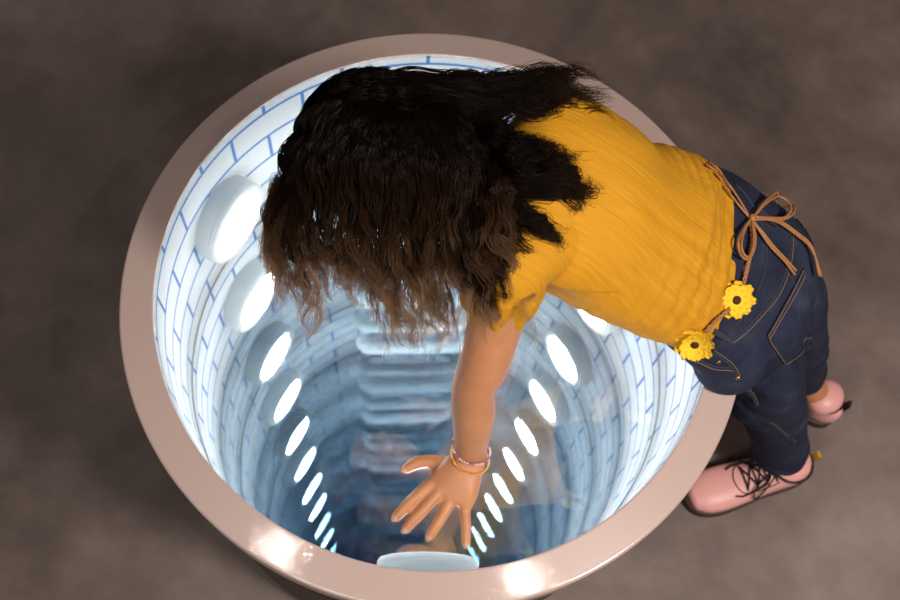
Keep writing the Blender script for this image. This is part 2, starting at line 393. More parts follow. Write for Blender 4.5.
for sg in (-1, 1):
    mb = MB(); ellip(mb, hp(sg*.030,.070,.004), (S_,U_,F_), (.0115,.0115,.0115)); ellip(mb, hp(sg*.030,.0745,.003), (S_,U_,F_), (.0055,.0055,.0078), 16, 10, 1)
    build('eye', mb, [m_eye, m_iris], person)
for tip, pip, r_ in nails:
    d_ = nrm(tip-pip); u_ = nrm(V(0,0,1)-d_[2]*d_); s_ = np.cross(d_, u_)
    mb = MB(); ellip(mb, tip+u_*r_*.62-d_*.0005, (s_, d_, u_), (r_*.62, r_*.85, r_*.36), 16, 8); build('nail', mb, m_nail, person)

# --- yellow top
sh = MB(); loft(sh, tsec, k=40)
slE = P(499,301,.955)
limb(sh, [SL+V(.03,.04,-.01), SL, SL*.5+slE*.5+V(0,-.003,.003), slE], [.052,.049,.046,.044], 26)
srE = SR*.6+ER*.4
limb(sh, [SR+V(.03,-.04,-.01), SR, srE], [.052,.048,.043], 26)
# gathered edge of the sleeve
tdir = nrm(slE-SL)
shirt = fuse(sh, .0035, 6, .5)
vs = shirt.v[0]; nn = vnormals(shirt)
if ((vs-vs.mean(0))*nn).sum() < 0: nn = -nn
ax = nrm(tsec[4][0]-tsec[1][0]); s_ax = tsec[2][1]
ta = (vs-tsec[1][0])@ax; tl = (vs-tsec[1][0])@s_ax
hem = np.exp(-np.maximum(ta,0)/.10)
fold = (.45+.55*np.sin(tl*19+ta*24+.6))*hem*(.0034*np.sin(2*PI*(ta/.030+.45*np.sin(tl*16)+tl*2.2)) + 0.0010*np.sin(2*PI*(ta/.017-tl*6+.3*np.sin(tl*31))))
fold += .0042*np.exp(-((tl-.09)/.05)**2)*np.exp(-((ta-.09)/.07)**2)*np.sin(2*PI*(ta/.022+tl*3))
fold += .0022*np.exp(-((tl+.10)/.06)**2)*np.exp(-((ta-.13)/.12)**2)*np.sin(2*PI*(ta*5+tl/.030))
fold += .0012*np.sin(ta*55+4*np.sin(tl*23))*np.sin(tl*40+1.3)
sl = (vs-SL)@tdir; near = np.linalg.norm(vs-SL, axis=1) < .14
fold += np.where(near & (sl > .03), .0035*np.sin(9*np.arctan2((vs-slE)@nrm(np.cross(tdir,V(1,0,0))), (vs-slE)@nrm(np.cross(tdir,np.cross(tdir,V(1,0,0)))))), 0)
fold += .0035*np.exp(-((ta-.10+tl*.35)/.016)**2)*np.exp(-((tl-.0)/.09)**2)-.0035*np.exp(-((ta-.065+tl*.30)/.014)**2)*np.exp(-((tl+.01)/.08)**2)
shirt.v[0] = vs+nn*fold[:,None]
m_shirt = mat('mustard_cotton', (.70,.34,.006), .8, Sheen_Weight=.0)
tc = N(m_shirt, 'ShaderNodeTexCoord')
def dotn(vec, sc_):
    d = N(m_shirt, 'ShaderNodeVectorMath', operation='DOT_PRODUCT'); L(m_shirt, tc.outputs['Object'], d.inputs[0]); d.inputs[1].default_value = tuple(np.array(vec)*sc_); return d.outputs['Value']
cb = N(m_shirt, 'ShaderNodeCombineXYZ'); L(m_shirt, dotn(ax, 12), cb.inputs[0]); L(m_shirt, dotn(s_ax, 260), cb.inputs[1]); L(m_shirt, dotn(np.cross(ax, s_ax), 60), cb.inputs[2])
cr = noise(m_shirt, cb.outputs[0], 1.0, 3, .6)
L(m_shirt, ramp(m_shirt, cr, [(.3, (.54,.238,.002)), (.7, (.64,.302,.003))]), bsdf(m_shirt).inputs['Base Color'])
L(m_shirt, bump(m_shirt, cr, .55, .0022), bsdf(m_shirt).inputs['Normal'])
build('shirt', shirt, m_shirt, person)
shirttree = bvh(shirt)

# --- jeans
jn = MB()
jw = []
for l, r, z, hd in (((667,346),(702,170),.809,.073), ((688,355),(734,180),.785,.071), ((700,368),(764,204),.755,.074)):
    c, s, h = mid(l, r, z); jw.append((c, s, h, hd))
hips = (HL+HR)/2; hs = nrm(HR-HL)
jw.append((hips+V(-.012,0,.030), hs, .126, .078)); jw.append((hips+V(.0,0,-.03), hs, .118, .070))
loft(jn, jw, k=40)
for h_, sg in ((P(752,320,.715),-1), (P(750,256,.745),1)): ellip(jn, h_, (V(1,0,0),V(0,1,0),V(0,0,1)), (.068,.068,.072))
ellip(jn, P(729,359,.715), (V(1,0,0),V(0,1,0),V(0,0,1)), (.052,.052,.058))
ellip(jn, P(755,391,.56)+V(.012,.006,0), (V(1,0,0),V(0,1,0),V(0,0,1)), (.050,.052,.105))
for h_, k_, a_ in ((HL,KL,AL),(HR,KR,AR)):
    dn = nrm(a_-k_)
    limb(jn, [h_+V(-.022,0,.015), h_*.75+k_*.25, h_*.4+k_*.6, k_, k_*.5+a_*.5, a_-dn*.012, a_+dn*.004], [.066,.074,.066,.0575,.053,.0525,.0545], 30)
jeans = fuse(jn, .0038, 16, .5)
vs = jeans.v[0]; nn = vnormals(jeans)
JS = 1.
if ((vs-vs.mean(0))*nn).sum() < 0: nn = -nn; JS = -1.
zz = vs[:,2]
wr_ = .0026*np.exp(-((zz-.36)/.06)**2)*np.sin(2*PI*(zz/.055+vs[:,1]*6+.6*np.sin(vs[:,0]*25)))*np.sin(vs[:,0]*22+vs[:,1]*17)
wr_ += .0022*np.exp(-((zz-.58)/.05)**2)*np.sin(vs[:,1]*31)*np.sin(2*PI*(zz/.042+vs[:,0]*6+.4*np.sin(vs[:,1]*17)))
wr_ += .0022*np.exp(-((zz-.16)/.05)**2)*np.sin(2*PI*(zz/.03+vs[:,0]*4))
jeans.v[0] = vs+nn*wr_[:,None]; clear(jeans.v[0], .003)
jo = build('jeans', jeans, m_denim, person)
jt = bvh(jeans)
def cast(x, y, off=0., trees=None):
    best = None
    for t_ in (trees or [jt]):
        h_ = t_.ray_cast(Vector(CC), Vector(nrm(ray(x, y))))
        if h_[0] is not None and (best is None or h_[3] < best[3]): best = h_
    if best is None:
        for z in np.linspace(1.15, .6, 46):
            for t_ in (trees or [jt])[:1]:
                h_ = t_.find_nearest(Vector(P(x, y, z)))
                if best is None or h_[3] < best[3]: best = h_
    n_ = np.array(best[1]); p_ = np.array(best[0])
    if n_@(CC-p_) < 0: n_ = -n_
    return p_+n_*off, n_
def line(pts, off, n=24, trees=None):
    q = catmull(np.array(pts, float), n); return np.array([cast(x, y, off, trees)[0] for x, y in q])
def smooth(c, it=2):
    c = c.copy()
    for _ in range(it): c[1:-1] = .5*c[1:-1]+.25*(c[:-2]+c[2:])
    return c
def seam(name, pts, r=.0013, m=None, n=30, off=.0003, parent=None):
    q = catmull(np.array([cast(x, y, 0)[0] for x, y in pts]), n*2); c = []
    for p_ in q:                            # follow the cloth from anchor to anchor
        h_ = jt.find_nearest(Vector(p_)); n_ = np.array(h_[1])*JS
        c.append(np.array(h_[0])+n_*off)
    mb = MB(); tube(mb, smooth(np.array(c), 4), r, 6); return build(name, mb, m or m_stitch, parent or jo)
def patch(A, B, C_, D_, off, nu=12, nv=12):      # A-B top edge, C-D bottom edge, laid on the cloth
    mb = MB(); top = []; bot = []
    for i in range(nu+1):
        for j in range(nv+1):
            u, w_ = i/nu, j/nv
            x, y = (np.array(A)*(1-u)+np.array(B)*u)*(1-w_)+(np.array(C_)*(1-u)+np.array(D_)*u)*w_
            p_, n_ = cast(x, y); top.append(p_+n_*off); bot.append(p_-n_*.002)
    T = np.array(top+bot); M = (nu+1)*(nv+1); f = []
    for i in range(nu):
        for j in range(nv):
            a_ = i*(nv+1)+j; q = (a_, a_+nv+1, a_+nv+2, a_+1); f += [q, tuple(x+M for x in q[::-1])]
    bd_ = [i*(nv+1) for i in range(nu+1)]+[nu*(nv+1)+j for j in range(1,nv+1)]+[i*(nv+1)+nv for i in range(nu-1,-1,-1)]+[j for j in range(nv-1,0,-1)]
    for a_, b_ in zip(bd_, bd_[1:]+bd_[:1]): f.append((a_, b_, b_+M, a_+M))
    mb.add(T, f); return mb
pk = build('back_pocket', patch((766,335),(803,268),(785,365),(813,330), .0022, 14, 10), m_denim, jo)
for pts in ([(767,335),(779,315),(791,293),(802,270)], [(768,339),(780,319),(793,297),(804,275)], [(767,336),(776,350),(785,364)], [(786,364),(799,354),(811,337)]): seam('stitching', pts, .0009, off=.0024, parent=pk)
pk = build('back_pocket', patch((800,215),(812,246),(803,213),(815,246), .0022, 8, 4), m_denim, jo)
seam('yoke_seam', [(731,340),(745,329),(760,313),(777,292),(788,262),(790,235),(784,212)], .0016, m_seam)
seam('stitching', [(733,343),(747,332),(763,315),(780,294),(791,264),(793,236)], .0008)
seam('waistband_seam', [(713,351),(728,334),(744,314),(757,292),(766,262),(764,232),(752,204),(735,184)], .0017, m_seam)
seam('side_seam', [(712,352),(724,360),(733,369),(739,381),(757,419),(778,430),(794,444)], .0015, m_seam)
seam('stitching', [(715,351),(727,359),(736,368),(742,380),(759,417),(779,428),(796,442)], .0008)
seam('front_pocket_edge', [(688,356),(700,360),(714,366),(732,368)], .0015, m_seam)
seam('stitching', [(688,359),(700,363),(714,369),(733,371)], .0008)
seam('centre_seam', [(786,268),(797,290),(806,320),(812,345),(806,362)], .0013, m_seam)
for x, y in ((719,362),(738,378)):
    p_, n_ = cast(x, y, .0008); t1 = nrm(np.cross(n_, V(0,0,1))); mb = MB(); ellip(mb, p_, (t1, np.cross(n_, t1), n_), (.0034,.0034,.0016), 16, 8); build('rivet', mb, m_copper, jo)
def strap(a_, b_, w_, off):
    a_, b_ = np.array(a_, float), np.array(b_, float); d = (b_-a_)/np.linalg.norm(b_-a_); q = np.array([-d[1], d[0]])*w_/2
    return patch(a_+q, a_-q, b_+q, b_-q, off, 4, 10)
for a_, b_ in (((697,321),(730,340)), ((752,210),(775,226))): build('belt_loop', strap(a_, b_, 6, .0042), m_seam, jo)

# --- braided belt with felt sunflowers and a bow
trees = [jt, shirttree]
belt_mb = MB()
kx = (748,220)
for ph in range(3):                      # three strands of the braid
    q = catmull(np.array([(748,222),(750,240),(747,257),(743,274),(737,294),(725,309),(711,321),(700,334),(692,346),(684,356)], float), 110); pts = []
    for i, (x, y) in enumerate(q):
        p_, n_ = cast(x, y, .0052, trees); tg = q[min(i+1,109)]-q[max(i-1,0)]; tg /= np.linalg.norm(tg)
        p2, _ = cast(x-tg[1]*3, y+tg[0]*3, .0052, trees); sd_ = nrm(p2-p_)
        w_ = i*.62+ph*2*PI/3; pts.append(p_+sd_*.0026*math.sin(w_)+n_*.0013*math.cos(2*w_))
    tube(belt_mb, smooth(np.array(pts),1), .0017, 6)
for dx, dy in ((0,0),(3,-2)):
    tube(belt_mb, smooth(line([(705+dx,166+dy),(714+dx,174+dy),(725+dx,190+dy),(735+dx,205+dy),(748,220)], .0045, 30, trees)), .0017, 6)
belt = build('belt', belt_mb, m_cord, person)
bow = MB()
def cord(pts, offs, r=.0020, n=40):
    q = catmull(np.array(pts, float), n); of = np.interp(np.linspace(0,1,n), np.linspace(0,1,len(offs)), offs)
    tube(bow, smooth(np.array([cast(x, y, o_, trees)[0] for (x, y), o_ in zip(q, of)]), 4), r, 6)
for k_ in (0, 1):
    e = k_*3.2
    cord([(749,220),(757,209-e*.6),(768,203-e),(779,207-e),(784+e,215),(780+e*.5,222+e*.3),(768,221+e*.4),(750,219)], [.007,.012,.015,.015,.015,.012,.010,.008])
    cord([(747,221),(740-e*.4,230),(734-e,243),(735-e,254+e*.4),(741,259+e*.8),(746+e*.5,251),(748+e*.5,238),(748,222)], [.007,.010,.013,.013,.012,.011,.010,.007])
    cord([(749,222),(762,222-e*.5),(776,226-e*.7),(794,238-e*.7),(806,251-e*.7),(812-e*.6,277-e*.3)], [.007,.009,.008,.007,.009,.013])
    cord([(749,223),(758+e*.4,236-e*.3),(768+e*.5,249-e*.5),(781+e*.2,262-e*.7),(791+e*.4,275-e*1.2)], [.007,.007,.006,.006,.006])
p_, n_ = cast(748, 220, .008, trees); t1 = nrm(np.cross(n_, V(0,0,1)))
ellip(bow, p_, (t1, np.cross(n_, t1), n_), (.0062,.0050,.0042), 14, 8)
build('bow', bow, m_cord, belt)
def flower(c, n_, rad, npet, seed, cup=.25):
    r2 = np.random.default_rng(seed); t1 = nrm(np.cross(n_, V(.2,.9,.3))); t2 = np.cross(n_, t1)
    mb = MB()
    for layer, (rs, zoff, ph) in enumerate(((1.0,.0,0),(.80,.0035,.5))):
        for i in range(npet):
            a_ = 2*PI*(i+ph)/npet+r2.normal(0,.06); d = t1*math.cos(a_)+t2*math.sin(a_); s_ = np.cross(n_, d); rl = rad*rs*r2.uniform(.93,1.05); wd = rad*.335*r2.uniform(.9,1.1)
            nu_, nv_ = 8, 5; top = []
            for u in np.linspace(0,1,nu_):
                w0 = wd*(math.sin(PI*min(1,(.12+.88*u)**1.25))**.6 if u < .97 else .42); lift = rad*cup*u*u*(1-.7*layer*0)-.10*rad*math.sin(PI*u)*0
                for q in np.linspace(-1,1,nv_): top.append(c+d*rl*u+s_*w0*q+n_*(zoff+.0016*layer+lift*r2.uniform(.9,1.1)+.0018*q*q-.001*math.cos(PI*q*2)))
            top = np.array(top); M = len(top); f = []
            for x in range(nu_-1):
                for y in range(nv_-1): b_ = x*nv_+y; q4 = (b_, b_+nv_, b_+nv_+1, b_+1); f += [q4, tuple(z+M for z in q4[::-1])]
            ed = [x*nv_ for x in range(nu_)]+[(nu_-1)*nv_+y for y in range(1,nv_)]+[x*nv_+nv_-1 for x in range(nu_-2,-1,-1)]+[y for y in range(nv_-2,0,-1)]
            f += [(b_, e_, e_+M, b_+M) for b_, e_ in zip(ed, ed[1:]+ed[:1])]
            mb.add(np.vstack([top, top-n_*.0012]), f)
    ellip(mb, c+n_*.0055, (t1,t2,n_), (rad*.24,rad*.24,.0032), 20, 10, 1)
    return mb
p_, n_ = cast(731, 299, .007, trees); n_ = nrm(.6*n_+.4*nrm(CC-p_)+V(-.1,-.1,0))
build('flower', flower(p_, n_, .0265, 9, 3, .12), [m_petal, m_fcentre], belt)
p_, n_ = cast(692, 338, .008, trees); n_ = nrm(n_*.6+nrm(CC-p_)*.45+V(-.25,-.30,0))
build('flower', flower(p_, n_, .0255, 9, 5, .30), [m_petal, m_fcentre], belt)

# --- boots
def boot(heel, toe, tabmat, tall):
    heel, toe = V(*heel), V(*toe); fx = nrm(toe-heel); fy = np.cross(V(0,0,1), fx); LN = np.linalg.norm(toe-heel); q = LN/.25
    T = lambda x, y, z: heel+fx*x*q+fy*y*q+V(0,0,z)
    up = MB(); s = fy
    prof = [(.014,.027,.044,.036),(.030,.033,.046,.034),(.06,.0345,.052,.040),(.10,.036,.050,.038),(.14,.0395,.042,.030),(.18,.0425,.037,.024),(.215,.0395,.0345,.0215),(.235,.029,.032,.018)]
    loft(up, [(T(x,0,zc), s, hw*q, hz) for x, hw, zc, hz in prof], k=28, sup=2.3)
    limb(up, [T(.045,0,.05), T(.05,0,.075), T(.052,0,tall)], [(.034,.037),(.035,.040),(.036,.041)], 26)
    upm = fuse(up, .003, 4); ut = bvh(upm)
    bt_ = build('boot', upm, m_pink, person)
    so = MB(); out = [(-.002,0),(.004,.021),(.022,.033),(.055,.036),(.10,.037),(.14,.042),(.185,.046),(.22,.041),(.243,.026),(.252,.0)]
    pl = catmull(np.array(out+[(x,-y) for x, y in out[-2:0:-1]]+[out[0]]), 73)[:-1]
    rows = []
    for z, g in ((0,.97),(.003,1),(.016,1),(.0185,.985),(.0195,1.0),(.024,.99),(.025,.93)): rows.append(np.array([T(.125+(x-.125)*g, y*g, z) for x, y in pl]))
    so.add(np.concatenate(rows), rings_faces(len(rows), 72)); build('sole', so, m_sole, bt_)
    la = MB()
    def onb(x, y, off=.002):
        h_ = ut.ray_cast(Vector(T(x, y, .30)), Vector((0,0,-1)))
        return (np.array(h_[0]) if h_[0] is not None else T(x, y, .06))+V(0,0,off)
    rowsx = [.090,.108,.126,.144]
    for a_, b_ in zip(rowsx, rowsx[1:]):
        for sg in (-1,1): tube(la, [onb(a_*(1-w_)+b_*w_, sg*.022*(1-2*w_), .0026+.001*(sg>0)) for w_ in np.linspace(0,1,9)], .0019, 6)
    for x in rowsx: tube(la, [onb(x, y, .003) for y in np.linspace(-.024,.024,9)], .0019, 6)
    for sg in (-1,1):
        for ln, wd in ((.050,.020),):
            tube(la, [onb(.094,0,.006), onb(.100,sg*.018,.012), onb(.120,sg*.034,.012)+V(0,0,.002), onb(.138,sg*.040,.006)*1.0, onb(.132,sg*.024,.010), onb(.105,sg*.008,.008)], .0019, 6, n=30)
        tube(la, [onb(.094,0,.006), onb(.112,sg*.022,.008), onb(.150,sg*.030,.004), onb(.168,sg*.026,.003)], .0019, 6, n=24)
    build('laces', la, m_lace, bt_)
    to = MB(); tube(to, [onb(x, y, .0015) for x, y in ((.084,-.026),(.10,-.028),(.125,-.029),(.150,-.026),(.160,-.012),(.162,0),(.160,.012),(.150,.026),(.125,.029),(.10,.028),(.084,.026))], .0011, 6, n=50); build('seam', to, m_sole, bt_)
    tb = MB(); zt = tall
    for sg in (-1,1):
        c0 = [T(.010,0,zt-.024), T(.009,0,zt-.004), T(.007,0,zt+.010), T(.005,0,zt+.019), T(.001,0,zt+.018), T(.001,0,zt+.006), T(.002,0,zt-.016)]
    cen = catmull(np.array(c0), 22); wv = fy*.0065; tn = tangents(cen); nv2 = np.cross(tn, fy)
    ring_ = np.stack([cen+wv+nv2*.0009, cen-wv+nv2*.0009, cen-wv-nv2*.0009, cen+wv-nv2*.0009], 1).reshape(-1,3)
    tb.add(ring_, rings_faces(22, 4)); build('pull_tab', tb, tabmat, bt_, smooth=False)
    cl_ = MB(); tube(cl_, [T(.052+.0385*math.cos(x), .0365*math.sin(x), tall+.001) for x in np.linspace(0,2*PI,40,endpoint=False)], .0028, 6, closed=True); build('collar', cl_, m_lace, bt_)
boot((h0[0],h0[1],0), (t0[0],t0[1],0), m_tabyel, .092)
boot((h1[0],h1[1],0), (h1[0]-.225,h1[1]+.075,0), m_lace, .092)

# --- bracelets
fa = nrm(EL-WL)
def bracelet(c, ax_, ra, rb, beads, bm_, name):
    s1 = nrm(np.cross(ax_, V(0,0,1))); s2 = np.cross(ax_, s1); mb = MB()
    for i in range(beads):
        a_ = 2*PI*i/beads; p_ = c+s1*ra*math.cos(a_)+s2*rb*math.sin(a_)+ax_*.0008*math.sin(5*a_)
        ellip(mb, p_, (s1,s2,ax_), (.0017,.0017,.0016), 8, 6, 1 if (len(bm_) > 1 and i % 6 < 2) else 0)
    build(name, mb, bm_, person)
bracelet(P(471,448,.742), nrm(fa+V(.25,0,.25)), .0268, .0245, 44, [m_bead, m_beadp], 'bead_bracelet')
bracelet(P(470,457,.727), nrm(fa+V(.30,0,.45)), .0270, .0240, 56, [m_gold], 'gold_bracelet')

# --- hair
cap = MB(); ellip(cap, hp(0,-.014,.026), (S_,F_,U_), (.070,.089,.080), 40, 24)
ellip(cap, hp(0,-.045,-.015), (S_,F_,U_), (.070,.060,.070), 32, 18)
capf = fuse(cap, .004, 3); captree = bvh(capf)
ht = [captree, shirttree, bodytree]
def hpt(x, y, z):
    if isinstance(z, str): return cast(x, y, float(z), ht)[0]
    return P(x, y, z)
locks = []                                # (points, spread root, spread mid, spread tip, strands, wave, tip paleness standing in for backlight)
def lock(pts, n, s0=.008, s1=.016, s2=.006, w=.005, lt=1.): locks.append((np.array([hpt(*p) for p in pts]), s0, s1, s2, n, w, lt))
def along(poly, t):
    poly = np.array(poly, float); d = np.concatenate([[0], np.cumsum(np.linalg.norm(np.diff(poly,axis=0),axis=1))]); d /= d[-1]
    return np.array([np.interp(t, d, poly[:,i]) for i in range(poly.shape[1])])
part = [(322,106),(360,105),(410,110),(462,124)]
tips = [(312,334,.84),(322,300,.87),(345,292,.90),(368,305,.90),(392,322,.89),(416,345,.87),(430,322,.91),(447,338,.89),(455,305,.95),(472,316,.98),(484,326,.985),(505,312,1.0),(522,296,1.02)]
mids = [(276,232,.98),(296,235,.985),(318,235,1.005),(340,238,1.02),(362,240,1.03),(385,242,1.035),(408,244,1.035),(428,243,1.04),(446,238,1.05),(462,235,1.07),(478,232,1.085),(494,228,1.09),(508,222,1.09)]
shld = [(286,168),(303,165),(322,165),(342,165),(360,166),(380,168),(400,170),(420,172),(438,174),(455,175),(472,176),(488,176),(500,176)]
NL = 92
for i in range(NL):
    t = (i+rng.uniform(-.5,.5))/(NL-1); t = min(1, max(0, t)); r0 = along(part, t); tp = along(tips, t); md_ = along(mids, t); sh_ = along(shld, t)
    j = rng.normal(0, 1, 6); tpx = tp[0]+j[0]*10; tpy = tp[1]+j[1]*11-3; dz = rng.uniform(-.02,.012)
    lock([(r0[0], r0[1], '.003'), (r0[0]*.5+sh_[0]*.5-2, r0[1]*.5+sh_[1]*.5-6, '.008'), (sh_[0], sh_[1], '.018'), (md_[0]+j[2]*5, md_[1]+j[3]*5, md_[2]+dz), ((md_[0]+tpx)/2+j[4]*6, (md_[1]+tpy)/2+j[5]*4, (md_[2]+tp[2])/2+.004+dz), (tpx, tpy, tp[2])], 55, .007, .0065, .0026, .0068, 1.2)
# tails at the lower edge
for pts, n in (([(345,106,'.004'),(318,150,'.012'),(298,190,1.02),(290,235,.97),(300,275,.92),(314,304,.88),(313,340,.845)], 60),
               ([(345,106,'.004'),(322,150,'.012'),(305,190,1.02),(300,235,.97),(310,275,.92),(320,304,.88),(316,332,.845)], 40),
               ([(335,106,'.004'),(303,145,'.012'),(284,185,1.03),(273,230,.98),(276,262,.94),(288,296,.89)], 60),
               ([(332,106,'.004'),(301,145,'.012'),(281,185,1.03),(270,225,.98),(272,252,.94),(280,280,.90)], 50),
               ([(400,110,'.004'),(392,170,'.012'),(380,240,1.0),(393,290,.93),(410,325,.88),(420,352,.865)], 70),
               ([(390,110,'.004'),(382,170,'.012'),(368,240,1.0),(380,285,.93),(400,318,.88),(413,338,.865)], 70),
               ([(420,112,'.004'),(415,180,'.012'),(412,250,1.0),(425,292,.93),(440,315,.90),(448,345,.885)], 70),
               ([(425,112,'.004'),(420,180,'.012'),(420,250,1.0),(436,292,.93),(448,312,.90),(444,334,.885)], 50),
               ([(440,118,'.004'),(448,180,'.012'),(455,240,1.07),(466,280,1.03),(482,322,.99)], 80),
               ([(440,118,'.004'),(446,180,'.012'),(450,240,1.06),(458,280,1.02),(466,312,.97)], 70),
               ([(445,120,'.004'),(462,180,'.012'),(472,230,1.09),(482,270,1.07),(492,306,1.02),(498,318,.98)], 70),
               ([(450,120,'.004'),(470,180,'.012'),(480,230,1.09),(494,265,1.07),(510,290,1.02),(524,300,1.0)], 60)):
    lock(pts, n, .005, .009, .004, .006, 1.2)
# over the back: three fans of locks with bare cloth between them
def fan(tp, mids2, n, per, jit=5):
    for i in range(n):
        t = rng.random(); e = along(tp, t); r0 = along([(445,165),(458,140),(462,120),(450,108)], t); j = rng.normal(0,1,6); m1 = along(mids2, t); m2 = m1*.42+e*.58; e = m2+(e-m2)*rng.uniform(.35,1.15)
        lock([(r0[0], r0[1], '.004'), (r0[0]*.5+m1[0]*.5, r0[1]*.5+m1[1]*.5-3, '.010'), (m1[0]+j[0]*3, m1[1]+j[1]*4, '.013'), (m2[0]+j[2]*5, m2[1]+j[3]*4, '.012'), (e[0]*.85+m2[0]*.15+j[4]*2, e[1]*.85+m2[1]*.15+j[5]*2, '.009'), (e[0]+j[4]*jit, e[1]+j[5]*jit*.7, '.005')], per, .008, .0075, .0020, .0032, .74)
fan([(587,206),(587,192),(580,174),(568,160),(552,152),(532,146)], [(515,192),(515,180),(512,166),(508,152),(502,146),(495,140)], 50, 34, 9)
fan([(540,206),(534,212),(530,200)], [(495,200),(492,204),(492,192)], 12, 36, 4)
fan([(563,247),(556,245),(549,236)], [(503,205),(500,205),(500,196)], 12, 55, 3)
fan([(527,250),(522,240),(536,262)], [(482,212),(480,205),(486,218)], 6, 22, 5)
fan([(523,298),(512,292),(500,312),(490,300)], [(474,215),(470,205),(468,225),(462,215)], 12, 40, 6)
# upper side: fans out past the right shoulder
up_tips = [(605,121,1.04),(596,112,1.06),(611,104,1.05),(596,92,1.06),(606,80,1.05),(598,70,1.05),(580,72,1.06),(556,80,1.06),(575,98,1.08),(540,120,1.08)]
NU = 64
for i in range(NU):
    t = i/(NU-1); tp = along(up_tips, t); j = rng.normal(0,1,6); x0 = 380+85*rng.random()
    lock([(x0, 104+.1*(x0-380), '.003'), (x0+25, 92+rng.uniform(-8,12), '.010'), (490+j[0]*8, 98+j[1]*8, 1.10), (545+j[2]*5, 30+tp[1]*.65+j[3]*6, 1.09), (tp[0]+j[4]*5, tp[1]+j[5]*4, tp[2])], 48, .008, .009, .0028, .0042, .6)
# far side of the head and the front hairline, combed over the skull, then hanging
def skull(th, ph, off):                    # th: 0 at the parting, + to the right ear; ph: + to the forehead, - to the nape
    c = hp(0,-.014,.026); a_ = (.071+off, .091+off, .082+off)
    return c+S_*a_[0]*math.sin(th)+F_*a_[1]*math.cos(th)*math.sin(ph)+U_*a_[2]*math.cos(th)*math.cos(ph)
for i in range(90):
    ph = 1.15-2.5*(i+rng.random())/90; j = rng.normal(0,1,4); sg = 1
    pts = [skull(.05, ph, .002), skull(.4, ph-.05, .006), skull(.8, ph-.10, .008), skull(1.2, ph-.15, .009)]
    e = skull(1.5, ph-.2, .010); pts += [e, e+V(.004,.006,-.05), e+V(.012+.006*j[0],.004,-.11), e+V(.02+.012*j[1],-.004+.01*j[2],-.17)]
    locks.append((np.array(pts), .006, .008, .004, 40, .004, .6))
for i in range(40):
    ph = 1.25-.45*(i+rng.random())/40; j = rng.normal(0,1,6); t = (i+.5)/40
    pts = [skull(-.02, ph, .002), skull(-.4, ph+.02, .006), skull(-.8, ph+.02, .008), P(286+3*t+j[0]*2, 178+8*t, 1.01), P(276+3*t+j[1]*2, 212+6*t, .97), P(271+4*t+j[2]*3, 245+8*t, .935), P(275+6*t+j[3]*4, 278+14*t+j[4]*6, .90)]
    locks.append((np.array(pts), .005, .006, .0035, 38, .005, 1.25))
for i in range(30):                        # from the far side of the crown along the neck
    ph = rng.uniform(-1.35,-.5); th = rng.uniform(.15,.95); j = rng.normal(0,1,6)
    pts = [skull(th, ph+.3, .003), skull(th, ph, .007), P(462+j[0]*5, 86+j[1]*4, 1.09), P(505+j[2]*6, 85+j[3]*4, 1.09), P(548+j[4]*12, 82+j[5]*5, 1.075)]
    locks.append((np.array(pts), .007, .008, .004, 42, .005, .55))
for i in range(26):                        # filling over the nape
    t = rng.random(); j = rng.normal(0,1,4); e = along([(514,116),(508,135),(512,150),(500,126)], t)
    lock([(430+30*rng.random(), 108+8*t, '.004'), (470, 112+25*t, '.010'), (495+j[0]*4, 116+22*t+j[1]*3, 1.105), (e[0]+j[2]*5, e[1]+j[3]*4, 1.095)], 40, .008, .009, .005, .005, .5)

NP = 58
allv, allt, allr = [], [], []
s_ = np.linspace(0, 1, NP)
for pts, s0, s1, s2, n, wv, *lt in locks:
    lt = lt[0] if lt else 1.
    c = catmull(pts, NP); tg = tangents(c); ref = nrm(V(.3,.2,.9)); A = np.cross(tg, ref); A /= np.linalg.norm(A,axis=1)[:,None]+1e-9; B = np.cross(tg, A)
    ln = np.linalg.norm(np.diff(c,axis=0),axis=1).sum(); spread = np.interp(s_, [0,.5,1], [s0,s1,s2])
    ph = rng.uniform(0,2*PI,2); lam = rng.uniform(.023,.034); lk = 1-.22*rng.random()**2
    for k_ in range(max(8, int(n*.72))):
        a_ = rng.uniform(0,2*PI); rad = math.sqrt(rng.random())
        o1, o2 = rad*math.cos(a_), rad*math.sin(a_)*.75
        cut = (1.06-.42*rng.random()**1.7)*lk; ss = s_*cut
        cx = np.stack([np.interp(ss, s_, c[:,i]) for i in range(3)], 1)
        if cut > 1: cx += np.maximum(ss-1,0)[:,None]*tg[-1]*ln
        sp = np.interp(ss, s_, spread)
        f1, f2 = rng.normal(1,.02,2); p1, p2 = rng.normal(0,.30,2); amp = wv*.36*np.clip(ss*2.4-.25, 0, 1)*rng.uniform(.7,1.15)
        slow = wv*1.1*np.minimum(1, ss*1.6); drift = ss*ln
        w1 = amp*np.sin(2*PI*drift/lam*f1+ph[0]+p1)+slow*np.sin(2*PI*drift/(lam*2.9)+ph[1]); w2 = amp*.35*np.sin(2*PI*drift/lam*f2*1.13+ph[1]+p2)+slow*.6*np.sin(2*PI*drift/(lam*2.5)+ph[0])
        fz = np.cumsum(rng.normal(0, .00028, (NP,3)), axis=0)*np.minimum(1, ss*1.5)[:,None]
        if rng.random() < .05: fz *= 3.2                                      # flyaways
        Ai = np.stack([np.interp(ss, s_, A[:,i]) for i in range(3)], 1); Bi = np.stack([np.interp(ss, s_, B[:,i]) for i in range(3)], 1)
        allv.append(cx+Ai*(o1*sp+w1)[:,None]+Bi*(o2*sp+w2)[:,None]+fz)
        allt.append(ss*lt); allr.append(np.interp(s_, [0,.15,.7,1], [.00035,.00052,.00045,.00012])*rng.uniform(.7,1.2))
